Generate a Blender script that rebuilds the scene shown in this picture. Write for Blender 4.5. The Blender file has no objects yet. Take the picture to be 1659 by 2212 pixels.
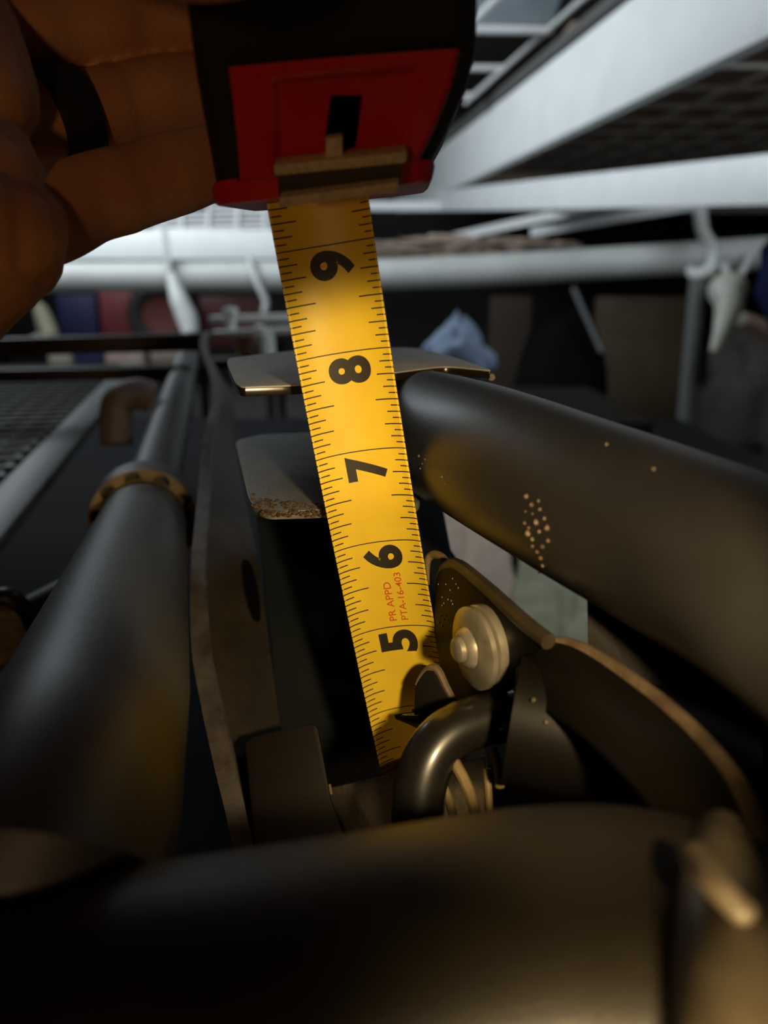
import bpy, bmesh, math, random
from mathutils import Vector, Matrix, noise
random.seed(7)
S = bpy.context.scene
COL = S.collection
PI = math.pi
# ------------------------------------------------------------------ camera
F, CX, CY = 1661.0, 829.5, 1106.0
PITCH = math.radians(17.0)
CAMZ = 1.10
cp, sp = math.cos(PITCH), math.sin(PITCH)
def c2w(p):
    """millimetres from the lens (right, down, forward) -> world metres"""
    x, y, z = p
    return Vector((x, z*cp - y*sp, -z*sp - y*cp))*0.001 + Vector((0, 0, CAMZ))
def px(u, v, d):
    return c2w(((u-CX)/F*d, (v-CY)/F*d, d))
def ray(u, v):
    return (px(u, v, 1000.0) - Vector((0, 0, CAMZ))).normalized()
CAMP = Vector((0, 0, CAMZ))
def onp(u, v, p0, n):
    r = ray(u, v)
    return CAMP + r*((p0-CAMP).dot(n)/r.dot(n))
cam = bpy.data.cameras.new('camera'); camo = bpy.data.objects.new('camera', cam); COL.objects.link(camo)
camo.location = CAMP; camo.rotation_euler = (PI/2-PITCH, 0, 0)
cam.sensor_fit = 'VERTICAL'; cam.sensor_height = 24.0; cam.lens = 24.0*F/2212.0
cam.clip_start = 0.005; cam.clip_end = 60
cam.dof.use_dof = True; cam.dof.focus_distance = 0.204; cam.dof.aperture_fstop = 6.6
S.camera = camo
# ------------------------------------------------------------------ world and lights
w = bpy.data.worlds.new('world'); S.world = w; w.use_nodes = True
w.node_tree.nodes['Background'].inputs[0].default_value = (0.55, 0.7, 0.9, 1)
w.node_tree.nodes['Background'].inputs[1].default_value = 0.02
def area(name, loc, tgt, sx, sy, power, col):
    l = bpy.data.lights.new(name, 'AREA'); l.shape = 'RECTANGLE'; l.size = sx; l.size_y = sy
    l.energy = power; l.color = col
    o = bpy.data.objects.new(name, l); COL.objects.link(o); o.location = loc
    o.rotation_euler = (Vector(tgt)-Vector(loc)).to_track_quat('-Z', 'Y').to_euler()
    return o
area('ceiling_strip_light', (-1.6, 2.7, 2.42), (0.5, 4.2, 1.4), 2.4, 0.8, 82, (0.84, 0.94, 1.0))
area('ceiling_strip_light_right', (1.5, 1.1, 2.50), (1.2, 3.2, 1.35), 1.4, 0.4, 34, (0.84, 0.94, 1.0))
def spot(name, loc, tgt, power, col, size, blend, rad):
    l = bpy.data.lights.new(name, 'SPOT'); l.energy = power; l.color = col
    l.spot_size = math.radians(size); l.spot_blend = blend; l.shadow_soft_size = rad
    o = bpy.data.objects.new(name, l); COL.objects.link(o); o.location = loc
    o.rotation_euler = (Vector(tgt)-Vector(loc)).to_track_quat('-Z', 'Y').to_euler()
    return o
LAMP = c2w((45, 2, 0))
spot('flashlight_beam', LAMP, c2w((2, 15, 206)), 1.6, (1.0, 0.74, 0.38), 42, 0.3, 0.006)
spot('bar_fill_spot', c2w((24, 90, 0)), c2w((46, 66, 86)), 1.2, (1.0, 0.73, 0.36), 66, 1.0, 0.008)  # added unseen spot that gilds the near cross bar
pl_ = bpy.data.lights.new('hand_fill', 'POINT'); pl_.energy = 4.4; pl_.color = (1.0, 0.60, 0.30); pl_.shadow_soft_size = 0.06  # unseen warm fill added for the hand and case
plo = bpy.data.objects.new('hand_fill', pl_); COL.objects.link(plo); plo.location = (-0.28, -0.95, 1.0)
S.view_settings.view_transform = 'Standard'; S.view_settings.look = 'None'
S.view_settings.exposure = 0.0; S.view_settings.gamma = 1.0; S.view_settings.use_curve_mapping = False
# ------------------------------------------------------------------ materials
MATS = {}
def mat(name, col, rough=0.5, metal=0.0, col2=None, scale=60.0, bump=0.0, bscale=None, spec=0.5, detail=4.0, thr=None, coat=0.0, sub=0.0, trans=0.0):
    if name in MATS: return MATS[name]
    m = bpy.data.materials.new(name); m.use_nodes = True; nt = m.node_tree; b = nt.nodes['Principled BSDF']
    b.inputs['Base Color'].default_value = (*col, 1); b.inputs['Roughness'].default_value = rough
    b.inputs['Metallic'].default_value = metal; b.inputs['Specular IOR Level'].default_value = spec
    if coat: b.inputs['Coat Weight'].default_value = coat; b.inputs['Coat Roughness'].default_value = 0.12
    if sub:
        b.inputs['Subsurface Weight'].default_value = sub; b.inputs['Subsurface Scale'].default_value = 0.004
    if trans: b.inputs['Transmission Weight'].default_value = trans
    if col2 is not None or bump:
        tc = nt.nodes.new('ShaderNodeTexCoord')
    if col2 is not None:
        n = nt.nodes.new('ShaderNodeTexNoise'); n.inputs['Scale'].default_value = scale; n.inputs['Detail'].default_value = detail
        nt.links.new(tc.outputs['Object'], n.inputs['Vector'])
        r = nt.nodes.new('ShaderNodeValToRGB')
        lo, hi = thr if thr else (0.35, 0.65)
        r.color_ramp.elements[0].position = lo; r.color_ramp.elements[1].position = hi
        r.color_ramp.elements[0].color = (*col, 1); r.color_ramp.elements[1].color = (*col2, 1)
        nt.links.new(n.outputs['Fac'], r.inputs['Fac']); nt.links.new(r.outputs['Color'], b.inputs['Base Color'])
    if bump:
        n2 = nt.nodes.new('ShaderNodeTexNoise'); n2.inputs['Scale'].default_value = bscale or scale*4; n2.inputs['Detail'].default_value = 3
        nt.links.new(tc.outputs['Object'], n2.inputs['Vector'])
        bp = nt.nodes.new('ShaderNodeBump'); bp.inputs['Strength'].default_value = bump; bp.inputs['Distance'].default_value = 0.0004
        nt.links.new(n2.outputs['Fac'], bp.inputs['Height']); nt.links.new(bp.outputs['Normal'], b.inputs['Normal'])
    MATS[name] = m
    return m
M_black = mat('black_paint', (0.010, 0.0095, 0.009), 0.42, col2=(0.014, 0.013, 0.012), scale=90, spec=0.3, bump=0.08, bscale=1600)
M_satin = mat('satin_black', (0.014, 0.013, 0.0125), 0.5, col2=(0.018, 0.0165, 0.0155), scale=70, spec=0.36, bump=0.15, bscale=1600)
for m_ in (M_satin,):
    b_ = m_.node_tree.nodes['Principled BSDF']; b_.inputs['Coat Weight'].default_value = 0.45; b_.inputs['Coat Roughness'].default_value = 0.34
M_gloss = mat('gloss_black', (0.012, 0.0105, 0.009), 0.33, col2=(0.013, 0.011, 0.009), scale=150, coat=0.6, spec=0.7)
M_greytube = mat('grey_tube_paint', (0.040, 0.040, 0.041), 0.46, col2=(0.050, 0.050, 0.050), scale=60, bump=0.3, bscale=1800)
b_ = M_greytube.node_tree.nodes['Principled BSDF']; b_.inputs['Coat Weight'].default_value = 0.25; b_.inputs['Coat Roughness'].default_value = 0.45
M_collar = mat('collar_lit_tan', (0.24, 0.18, 0.09), 0.5, col2=(0.17, 0.125, 0.065), scale=120, bump=0.2, bscale=1200)  # tan carries the gold lamplight on the collar's near face
M_plate = mat('plate_paint', (0.030, 0.022, 0.014), 0.5, col2=(0.046, 0.034, 0.020), spec=0.25, scale=70, bump=0.3, bscale=900)
M_plateedge = mat('plate_edge', (0.085, 0.075, 0.066), 0.5, col2=(0.04, 0.03, 0.027), scale=110, bump=0.4, bscale=700)
M_tab2 = mat('tab_pale', (0.46, 0.44, 0.41), 0.5, col2=(0.36, 0.345, 0.32), scale=100, bump=0.2, bscale=900)
M_tab = mat('tab_steel', (0.20, 0.195, 0.185), 0.5, col2=(0.15, 0.146, 0.14), scale=130, bump=0.25, bscale=900, spec=0.4)
M_tabedge = mat('tab_edge', (0.02, 0.014, 0.008), 0.22, metal=0.2)
M_rust = mat('rust', (0.030, 0.019, 0.010), 0.6, col2=(0.17, 0.105, 0.045), scale=700, bump=0.6, bscale=1500)
M_zinc = mat('zinc', (0.58, 0.52, 0.41), 0.36, metal=0.6, col2=(0.36, 0.32, 0.25), scale=160)
M_dark = mat('dark_panel', (0.010, 0.014, 0.017), 0.6, col2=(0.014, 0.018, 0.021), scale=20, spec=0.15)
M_rim = mat('dark_rim', (0.05, 0.038, 0.022), 0.45, col2=(0.03, 0.022, 0.013), scale=160)
M_bracket = mat('bracket_black', (0.0035, 0.003, 0.0026), 0.5, spec=0.15)
M_tan = mat('tan_edge', (0.19, 0.135, 0.08), 0.5, col2=(0.09, 0.06, 0.035), scale=160)  # tan; on the saddle rim it stands in for lamplight
M_brass = mat('brassy', (0.26, 0.185, 0.075), 0.5, col2=(0.14, 0.095, 0.04), scale=200)
M_yellow = mat('tape_yellow', (0.86, 0.60, 0.040), 0.42, col2=(0.80, 0.54, 0.034), scale=90, spec=0.35)
M_ink = mat('ink_black', (0.020, 0.014, 0.006), 0.6)
M_inkred = mat('ink_red', (0.62, 0.085, 0.012), 0.6)
M_rubber = mat('case_rubber', (0.014, 0.012, 0.010), 0.6, bump=0.2, bscale=2500)
M_red = mat('case_red', (0.62, 0.014, 0.017), 0.38, col2=(0.55, 0.012, 0.015), scale=60)
M_slot = mat('slot_black', (0.003, 0.003, 0.003), 0.8, spec=0.05)
M_slider = mat('slider_metal', (0.66, 0.50, 0.29), 0.55, col2=(0.46, 0.34, 0.19), scale=900, bump=0.5, bscale=2500)
M_groove = mat('slider_groove', (0.05, 0.033, 0.015), 0.5)
M_skin = mat('skin', (0.62, 0.30, 0.145), 0.55, col2=(0.50, 0.205, 0.095), scale=55, bump=0.5, bscale=900, sub=0.08, spec=0.3)
M_ring = mat('ring_silicone', (0.008, 0.008, 0.008), 0.7)
M_white = mat('white_paint', (0.84, 0.86, 0.86), 0.45, col2=(0.78, 0.80, 0.80), scale=6)
M_white2 = mat('white_plastic', (0.47, 0.475, 0.455), 0.5, col2=(0.42, 0.425, 0.41), scale=9)
M_wire = mat('wire_white', (0.6, 0.6, 0.6), 0.45)
M_wiredull = mat('wire_dull', (0.62, 0.58, 0.53), 0.55)
M_board = mat('brown_board', (0.26, 0.18, 0.125), 0.8, col2=(0.19, 0.13, 0.09), scale=14)
# ------------------------------------------------------------------ object helpers
WLOC = {}
def finish(o, label=None, cat=None, group=None, kind=None):
    if label: o['label'] = label
    if cat: o['category'] = cat
    if group: o['group'] = group
    if kind: o['kind'] = kind
    return o
def thing(name, label, cat, loc, group=None):
    o = bpy.data.objects.new(name, None); COL.objects.link(o); o.location = loc
    o.empty_display_size = 0.02
    WLOC[o] = Vector(loc)
    return finish(o, label, cat, group)
class MB:
    def __init__(s): s.v = []; s.f = []
    def add(s, vs, fs):
        k = len(s.v); s.v += [Vector(a) for a in vs]; s.f += [tuple(i+k for i in f) for f in fs]; return s
def catmull(P, n):
    out = []
    m = len(P)
    for i in range(m-1):
        p0, p1, p2, p3 = P[max(i-1, 0)], P[i], P[i+1], P[min(i+2, m-1)]
        for k in range(n):
            t = k/n
            out.append(0.5*((2*p1)+(p2-p0)*t+(2*p0-5*p1+4*p2-p3)*t*t+(3*p1-p0-3*p2+p3)*t**3))
    out.append(P[-1]); return out
def lerps(R, n):
    out = []
    for i in range(len(R)-1):
        for k in range(n): out.append(R[i]+(R[i+1]-R[i])*k/n)
    out.append(R[-1]); return out
def sweep(P, R, seg=18, sub=6, mb=None, flat=1.0, dome=False):
    """round tube through points P with radii R (metres)"""
    mb = mb or MB()
    P = [Vector(p) for p in P]
    if not isinstance(R, (list, tuple)): R = [R]*len(P)
    if sub > 1: P, R = catmull(P, sub), lerps(R, sub)
    P, R = list(P), list(R)
    if dome:
        for end in (0, 1):
            a, b = (P[0], P[1]) if end == 0 else (P[-1], P[-2])
            r = R[0] if end == 0 else R[-1]
            d = (a-b).normalized(); new = []
            for q in (0.35, 0.65, 0.87, 0.98):
                new.append((a+d*r*q, r*math.sqrt(1-q*q)))
            if end == 0:
                P = [x[0] for x in reversed(new)]+P; R = [x[1] for x in reversed(new)]+R
            else:
                P = P+[x[0] for x in new]; R = R+[x[1] for x in new]
    n = len(P); T = []
    for i in range(n): T.append((P[min(i+1, n-1)]-P[max(i-1, 0)]).normalized())
    up = Vector((0, 0, 1))
    if abs(T[0].dot(up)) > 0.9: up = Vector((1, 0, 0))
    u = (up-T[0]*up.dot(T[0])).normalized(); vs = []; fs = []
    for i in range(n):
        u = (u-T[i]*u.dot(T[i])).normalized(); v = T[i].cross(u)
        for k in range(seg):
            a = 2*PI*k/seg
            vs.append(P[i]+u*math.cos(a)*R[i]*flat+v*math.sin(a)*R[i])
    for i in range(n-1):
        for k in range(seg):
            a, b = i*seg+k, i*seg+(k+1) % seg
            fs.append((a, b, b+seg, a+seg))
    fs.append(tuple(range(seg-1, -1, -1))); fs.append(tuple((n-1)*seg+k for k in range(seg)))
    return mb.add(vs, fs)
def boxm(c, ax, ay, az, mb=None):
    """box from centre and three half-axis vectors"""
    mb = mb or MB(); vs = []
    for i in (-1, 1):
        for j in (-1, 1):
            for k in (-1, 1): vs.append(Vector(c)+ax*i+ay*j+az*k)
    return mb.add(vs, [(0, 1, 3, 2), (4, 6, 7, 5), (0, 4, 5, 1), (2, 3, 7, 6), (0, 2, 6, 4), (1, 5, 7, 3)])
def beam(a, b, wd, ht, mb=None, roll=0.0):
    a, b = Vector(a), Vector(b); t = (b-a).normalized()
    s = t.cross(Vector((0, 0, 1))).normalized(); u = s.cross(t)
    if roll:
        q = Matrix.Rotation(roll, 3, t); s = q @ s; u = q @ u
    return boxm((a+b)/2, (b-a)/2, s*wd/2, u*ht/2, mb)
def slab(pts, back, mb=None):
    """closed slab from planar outline pts, thickness vector back"""
    mb = mb or MB(); n = len(pts)
    vs = [Vector(p) for p in pts]+[Vector(p)+back for p in pts]
    fs = [tuple(range(n)), tuple(range(2*n-1, n-1, -1))]+[(i, (i+1) % n, n+(i+1) % n, n+i) for i in range(n)]
    return mb.add(vs, fs)
def roundp(pts, r, st=5):
    """round corners of 2D outline; r scalar or list"""
    out = []; n = len(pts)
    for i in range(n):
        p = Vector(pts[i]); a = Vector(pts[i-1])-p; b = Vector(pts[(i+1) % n])-p
        rr = r[i] if isinstance(r, (list, tuple)) else r
        rr = min(rr, a.length*0.45, b.length*0.45)
        if rr < 0.5: out.append(tuple(p)); continue
        A = p+a.normalized()*rr; B = p+b.normalized()*rr
        for k in range(st+1):
            t = k/st; out.append(tuple(A*(1-t)**2+p*2*t*(1-t)+B*t*t))
    return out
def obj(name, mb, m, parent=None, bevel=0.0, smooth=True, solid=0.0, bseg=2, angle=35, subsurf=0):
    me = bpy.data.meshes.new(name)
    if parent is not None: base = WLOC[parent]
    else:
        lo = [min(v[i] for v in mb.v) for i in range(3)]; hi = [max(v[i] for v in mb.v) for i in range(3)]
        base = Vector(((lo[0]+hi[0])/2, (lo[1]+hi[1])/2, lo[2]))
    me.from_pydata([tuple(v-base) for v in mb.v], [], mb.f)
    bm = bmesh.new(); bm.from_mesh(me)
    if not solid: bmesh.ops.recalc_face_normals(bm, faces=bm.faces)
    if bevel:
        ed = [e for e in bm.edges if len(e.link_faces) == 2 and e.calc_face_angle(0) > math.radians(40)]
        bmesh.ops.bevel(bm, geom=ed, offset=bevel, segments=bseg, affect='EDGES', profile=0.5, clamp_overlap=True)
    bm.to_mesh(me); bm.free()
    if smooth:
        me.polygons.foreach_set('use_smooth', [True]*len(me.polygons))
        me.set_sharp_from_angle(angle=math.radians(angle))
    me.materials.append(m)
    o = bpy.data.objects.new(name, me); COL.objects.link(o)
    if parent is not None: o.parent = parent; WLOC[o] = base
    else: o.location = base; WLOC[o] = base
    if solid:
        md = o.modifiers.new('thick', 'SOLIDIFY'); md.thickness = solid; md.offset = 0
    if subsurf:
        md = o.modifiers.new('sub', 'SUBSURF'); md.levels = subsurf; md.render_levels = subsurf
    return o
def single(name, mb, m, label, cat, group=None, kind=None, **k):
    return finish(obj(name, mb, m, None, **k), label, cat, group, kind)
def loftgrid(rows, mb=None, closed=False):
    mb = mb or MB(); n = len(rows[0]); vs = [p for r in rows for p in r]; fs = []
    for i in range(len(rows)-1):
        for k in range(n if closed else n-1):
            a, b = i*n+k, i*n+(k+1) % n
            fs.append((a, b, b+n, a+n))
    if closed:
        fs.append(tuple(range(n-1, -1, -1))); fs.append(tuple((len(rows)-1)*n+k for k in range(n)))
    return mb.add(vs, fs)
def blob(c, rx, ry, rz, amp=0.25, fr=2.0, sub=3, seed=0, pts=None):
    bm = bmesh.new(); bmesh.ops.create_icosphere(bm, subdivisions=sub, radius=1.0); mb = MB()
    vs = []
    for v in bm.verts:
        k = 1+amp*noise.noise(v.co*fr+Vector((seed*3.1, seed*1.7, seed*0.9)))
        vs.append(Vector(c)+Vector((v.co.x*rx*k, v.co.y*ry*k, v.co.z*rz*k)))
    fs = [tuple(v.index for v in f.verts) for f in bm.faces]; bm.free()
    return mb.add(vs, fs)
def lathe(c, ax, prof, seg=32, mb=None):
    """prof list of (distance along ax, radius) metres"""
    mb = mb or MB(); ax = Vector(ax).normalized(); u = ax.orthogonal().normalized(); v = ax.cross(u); rows = []
    for h, r in prof:
        rows.append([Vector(c)+ax*h+(u*math.cos(2*PI*k/seg)+v*math.sin(2*PI*k/seg))*max(r, 1e-6) for k in range(seg)])
    return loftgrid(rows, mb, closed=True)
K = 2.6                     # the far garage: base depths times K
def B(u, v, d): return px(u, v, d*K)
ZUP = Vector((0, 0, 1))
# ------------------------------------------------------------------ the setting
def struct(name, mb, m): return finish(obj(name, mb, m, None, smooth=False), kind='structure')
X0, X1, Y0, Y1, H = -4.2, 4.6, -1.8, 8.2, 2.6
M_floor = mat('concrete', (0.30, 0.29, 0.28), 0.85, col2=(0.24, 0.23, 0.22), scale=5, spec=0.08)
M_wall = mat('dim_wall', (0.022, 0.018, 0.017), 0.85, col2=(0.016, 0.014, 0.013), scale=3)
M_ceil = mat('ceiling_board', (0.13, 0.12, 0.11), 0.85, col2=(0.10, 0.09, 0.085), scale=4)
def bx(x0, x1, y0, y1, z0, z1, mb=None):
    return boxm(((x0+x1)/2, (y0+y1)/2, (z0+z1)/2), Vector(((x1-x0)/2, 0, 0)), Vector((0, (y1-y0)/2, 0)), Vector((0, 0, (z1-z0)/2)), mb)
struct('floor', bx(X0, X1, Y0, Y1, -0.05, 0), M_floor)
struct('ceiling', bx(X0, X1, Y0, Y1, H, H+0.05), M_ceil)
struct('wall_back', bx(X0, X1, Y1, Y1+0.05, 0, H), M_wall)
struct('wall_front', bx(X0, X1, Y0-0.05, Y0, 0, H), M_wall)
struct('wall_left', bx(X0-0.05, X0, Y0, Y1, 0, H), M_wall)
struct('wall_right', bx(X1, X1+0.05, Y0, Y1, 0, H), M_wall)

# ================================================================== TAPE MEASURE
# blade frame from the printed inch lines (camera millimetres)
tP0 = Vector((-17.32, -13.0, 195.47)); tD = Vector((-4.06, -23.65, -8.47)); tW = Vector((22.78, -3.09, -1.85)); tK = Vector((0.10, 0.10, -0.08))
tN = tW.cross(tD).normalized()
if tN.z > 0: tN = -tN                       # towards the camera
SAG = 3.6
def blade_pt(s, q, off=0.0):
    """s inches, q 0..1 across the arc, off mm towards the printed side"""
    k = s-7
    a = (q-0.5)*2
    base = tP0+tD*k+tK*k*k+tW*(0.5+0.5*math.sin(a*1.12)/math.sin(1.12))
    depth = SAG*(math.cos(a*1.12)-math.cos(1.12))/(1-math.cos(1.12))
    return c2w(base-tN*depth+tN*off)
case_loc = px(700, 300, 170)
tape = thing('tape_measure', 'red and black tape measure held upright with its yellow blade pulled down', 'tape measure', case_loc)
rows = [[blade_pt(s/8, q/20) for q in range(21)] for s in range(18, 80)]
blade = obj('blade', loftgrid(rows), M_yellow, tape, solid=0.00014)
finish(blade, 'curved yellow steel blade printed with black inch marks')
# printed graduations
mk = MB()
def tick(s, q0, q1, th=0.011, n=6):
    r0 = [blade_pt(s-th/2, q0+(q1-q0)*k/n, 0.11) for k in range(n+1)]
    r1 = [blade_pt(s+th/2, q0+(q1-q0)*k/n, 0.11) for k in range(n+1)]
    loftgrid([r0, r1], mk)
for i in range(40, 156):
    s = i/16
    if i % 16 == 0: tick(s, 0.0, 1.0, 0.011, 20)
    else:
        a = 0.33 if i % 8 == 0 else 0.285 if i % 4 == 0 else 0.225 if i % 2 == 0 else 0.155
        b = 0.29 if i % 8 == 0 else 0.235 if i % 4 == 0 else 0.185 if i % 2 == 0 else 0.130
        tick(s, 0.0, a, 0.0125); tick(s, 1-b, 1.0, 0.0125)
obj('graduation_marks', mk, M_ink, blade, smooth=False)
def printed(txt, name, s0, s1, q0, q1, m, bold=0.0, grid=14, turn=False):
    """text reading along the blade upwards, its top towards the left edge"""
    cu = bpy.data.curves.new('t', 'FONT'); cu.body = txt; cu.offset = bold; cu.resolution_u = 6
    to = bpy.data.objects.new('t', cu); COL.objects.link(to)
    bpy.context.view_layer.update()
    me = bpy.data.meshes.new_from_object(to.evaluated_get(bpy.context.evaluated_depsgraph_get()))
    bpy.data.objects.remove(to); bpy.data.curves.remove(cu)
    bm = bmesh.new(); bm.from_mesh(me); bpy.data.meshes.remove(me)
    if turn:
        for v in bm.verts: v.co = -v.co
    xs = [v.co.x for v in bm.verts]; ys = [v.co.y for v in bm.verts]
    x0, x1, y0, y1 = min(xs), max(xs), min(ys), max(ys)
    for k in range(1, grid):
        bmesh.ops.bisect_plane(bm, geom=bm.verts[:]+bm.edges[:]+bm.faces[:], plane_co=(0, y0+(y1-y0)*k/grid, 0), plane_no=(0, 1, 0))
    mb = MB(); bm.verts.ensure_lookup_table(); bm.verts.index_update()
    vs = []
    for v in bm.verts:
        s = s0+(s1-s0)*(v.co.x-x0)/(x1-x0); q = q1+(q0-q1)*(v.co.y-y0)/(y1-y0)
        vs.append(blade_pt(s, q, 0.11))
    mb.add(vs, [tuple(v.index for v in f.verts) for f in bm.faces]); bm.free()
    return obj(name, mb, m, blade, smooth=False)
for n in range(4, 10):
    finish(printed('9' if n == 6 else str(n), 'numeral', n-0.315, n-0.045, 0.335, 0.715, M_ink, 0.045, turn=(n == 6)), 'black printed numeral %d' % n)
finish(printed('PR APPD', 'printed_lettering', 5.07, 5.53, 0.475, 0.545, M_inkred, 0.006, 3), 'small red lettering')
finish(printed('PTA-16-403', 'printed_lettering', 5.07, 5.63, 0.590, 0.660, M_inkred, 0.006, 3), 'small red lettering')
# end hook below, gripping the cross bar
hk = MB()
boxm(blade_pt(2.22, 0.5, 0.6), (blade_pt(2.2, 1)-blade_pt(2.2, 0))*0.5, c2w(tP0+tD*0.2)-c2w(tP0), (c2w(tP0-tN*2.2)-c2w(tP0))*0.5, hk)
obj('end_hook', hk, M_zinc, tape, bevel=0.0006)
# case: rings down the front face (left pixel, right pixel, depth)
RG = [((345, -330), (1050, -385), 112), ((368, -150), (1046, -200), 118), ((388, 10), (1038, -38), 127), ((408, 150), (1034, 98), 137),
      ((424, 235), (1010, 185), 144), ((441, 320), (972, 270), 151), ((455, 398), (931, 347), 157), ((462, 443), (921, 393), 162)]
def ringpt(k):
    i = min(int(k), len(RG)-2); t = k-i
    a, b = RG[i], RG[i+1]
    f = lambda j, c: a[j][c]+(b[j][c]-a[j][c])*t
    d = a[2]+(b[2]-a[2])*t
    return px(f(0, 0), f(0, 1), d), px(f(1, 0), f(1, 1), d)
backv = (c2w(Vector((0, 0, 200))-tN*1000)-c2w((0, 0, 200))).normalized()
def case_ring(k, grow=0.0, depth=0.052, r=0.006, back_in=0.004):
    L, R = ringpt(k); u = (R-L).normalized(); wd = (R-L).length
    L = L-u*grow; wd += 2*grow; out = []
    pts = roundp([(0, depth), (0, 0), (wd, 0), (wd, depth)], [0.008e3*0+8, r*1e3, r*1e3, 8], 6) if False else None
    pr = []
    def arc(cx_, cy_, rr, a0, a1):
        for j in range(7):
            a = a0+(a1-a0)*j/6; pr.append((cx_+rr*math.cos(a), cy_+rr*math.sin(a)))
    arc(wd-r, depth-r, r, PI/2, 0); arc(wd-r, r, r, 0, -PI/2); 
    arc(r, r, r, -PI/2, -PI); arc(r, depth-r, r, PI, PI/2)
    for x, y in pr:
        bulge = -0.0012*max(0, 1-((x-wd/2)/(wd/2))**2) if y < depth/2 else 0
        out.append(L+u*x+backv*(y+bulge))
    return out
obj('case_shell', loftgrid([case_ring(k/2) for k in range(0, 13)], closed=True), M_rubber, tape)
obj('case_foot', loftgrid([case_ring(5.93, 0.0004), case_ring(6.2, 0.0012), case_ring(6.8, 0.0012), case_ring(7.0, 0.0003)], closed=True), M_red, tape, bevel=0.0)
def front(u, k, off):
    L, R = ringpt(k); x = u
    return L+(R-L)*u+backv*(-0.0012*max(0, 1-(2*u-1)**2)-off)
def sst(a, b, x):
    t = max(0, min(1, (x-a)/(b-a))); return t*t*(3-2*t)
def panel_off(u, k, pr=0.0024, dp=0.0019):
    inn = sst(0.285, 0.315, u)*(1-sst(0.80, 0.83, u))*sst(3.42, 3.58, k)
    edge = sst(0.14, 0.155, u)*(1-sst(0.925, 0.94, u))*sst(3.1, 3.14, k)
    return -0.0006+(pr+0.0006)*edge-dp*inn
rows = []
for i in range(61):
    k = 3.1+(6.0-3.1)*i/60
    rows.append([front(0.14+0.80*j/60, k, panel_off(0.14+0.80*j/60, k)) for j in range(61)])
finish(obj('front_panel', loftgrid(rows), M_red, tape, solid=0.0006, angle=60), 'red plastic front panel with sunken centre')
rows = [[front(0.14+0.80*j/4, 3.1+2.9*i/4, -0.002) for j in range(5)] for i in range(5)]
def face_px(u_, v_, k0=3.0, off=0.0):
    """point on the case front seen at a pixel (search the ring parameter)"""
    best = None
    for a in range(0, 81):
        k = 2.0+5.0*a/80
        for b in range(0, 61):
            u = b/60; p = front(u, k, off)
            c = p-CAMP; y = -(c.z*cp+c.y*sp); z = c.y*cp-c.z*sp
            qx, qy = CX+F*c.x/z, CY+F*y/z
            e = (qx-u_)**2+(qy-v_)**2
            if best is None or e < best[0]: best = (e, u, k)
    return best[1], best[2]
obj('red_inlay', blob(front(0.905, 1.98, 0.0002), 0.0016, 0.0012, 0.0016, 0.1, 1, 2, 1), M_red, tape)
# lock slot
sl = []
for (a, b) in roundp([(712, 210), (787, 206), (772, 322), (704, 326)], 8, 3):
    u, k = face_px(a, b); sl.append(front(u, k, 0.0011))
obj('lock_slot', slab(sl, backv*0.002), M_slot, tape, smooth=False)
# grooved metal slider bar across the mouth
A_, B_ = px(594, 345, 150), px(880, 316, 148)
C_, D_ = px(606, 438, 156), px(860, 404, 154)
sv = ((C_+D_)-(A_+B_))/2; sh = sv.length; svn = sv.normalized()
su = (B_-A_).normalized(); slen = (B_-A_).length; sn = su.cross(svn).normalized()
if sn.dot(backv) > 0: sn = -sn
sl_o = obj('lock_slider', boxm((A_+B_+C_+D_)/4-sn*0.0015, su*slen*0.48, svn*sh*0.42, sn*0.0017), M_groove, tape, bevel=0.0005)
for i, (p, q) in enumerate(((A_, B_), (C_, D_))):
    m_ = MB()
    a, b = p+svn*(0.0011 if i == 0 else -0.0011), q+svn*(0.0011 if i == 0 else -0.0011)
    boxm((a+b)/2+sn*0.0006, (b-a)/2, svn*0.0011, sn*0.0021, m_)
    finish(obj('slider_ridge', m_, M_slider, sl_o, bevel=0.0005), 'tan metal ridge')
tb0, tb1 = px(722, 292, 148), px(722, 335, 149)
obj('slider_tab', boxm((tb0+tb1)/2, su*0.0017, (tb1-tb0)/2, sn*0.0012), M_slider, sl_o, bevel=0.0004)

# ================================================================== HAND
def vox(name, mb, m, parent, voxel, smooth_it=2, label=None):
    o = obj(name, mb, m, parent, smooth=True)
    md = o.modifiers.new('rm', 'REMESH'); md.mode = 'VOXEL'; md.voxel_size = voxel; md.use_smooth_shade = True
    sm = o.modifiers.new('sm', 'SMOOTH'); sm.factor = 0.5; sm.iterations = smooth_it
    dg = bpy.context.evaluated_depsgraph_get(); dg.update()
    me = bpy.data.meshes.new_from_object(o.evaluated_get(dg)); o.modifiers.clear(); o.data = me
    me.polygons.foreach_set('use_smooth', [True]*len(me.polygons))
    return o
hm = MB()
def finger(pts):
    sweep([px(a, b, d) for a, b, d, r in pts], [r*0.001 for a, b, d, r in pts], seg=20, sub=6, mb=hm, dome=True)
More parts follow.
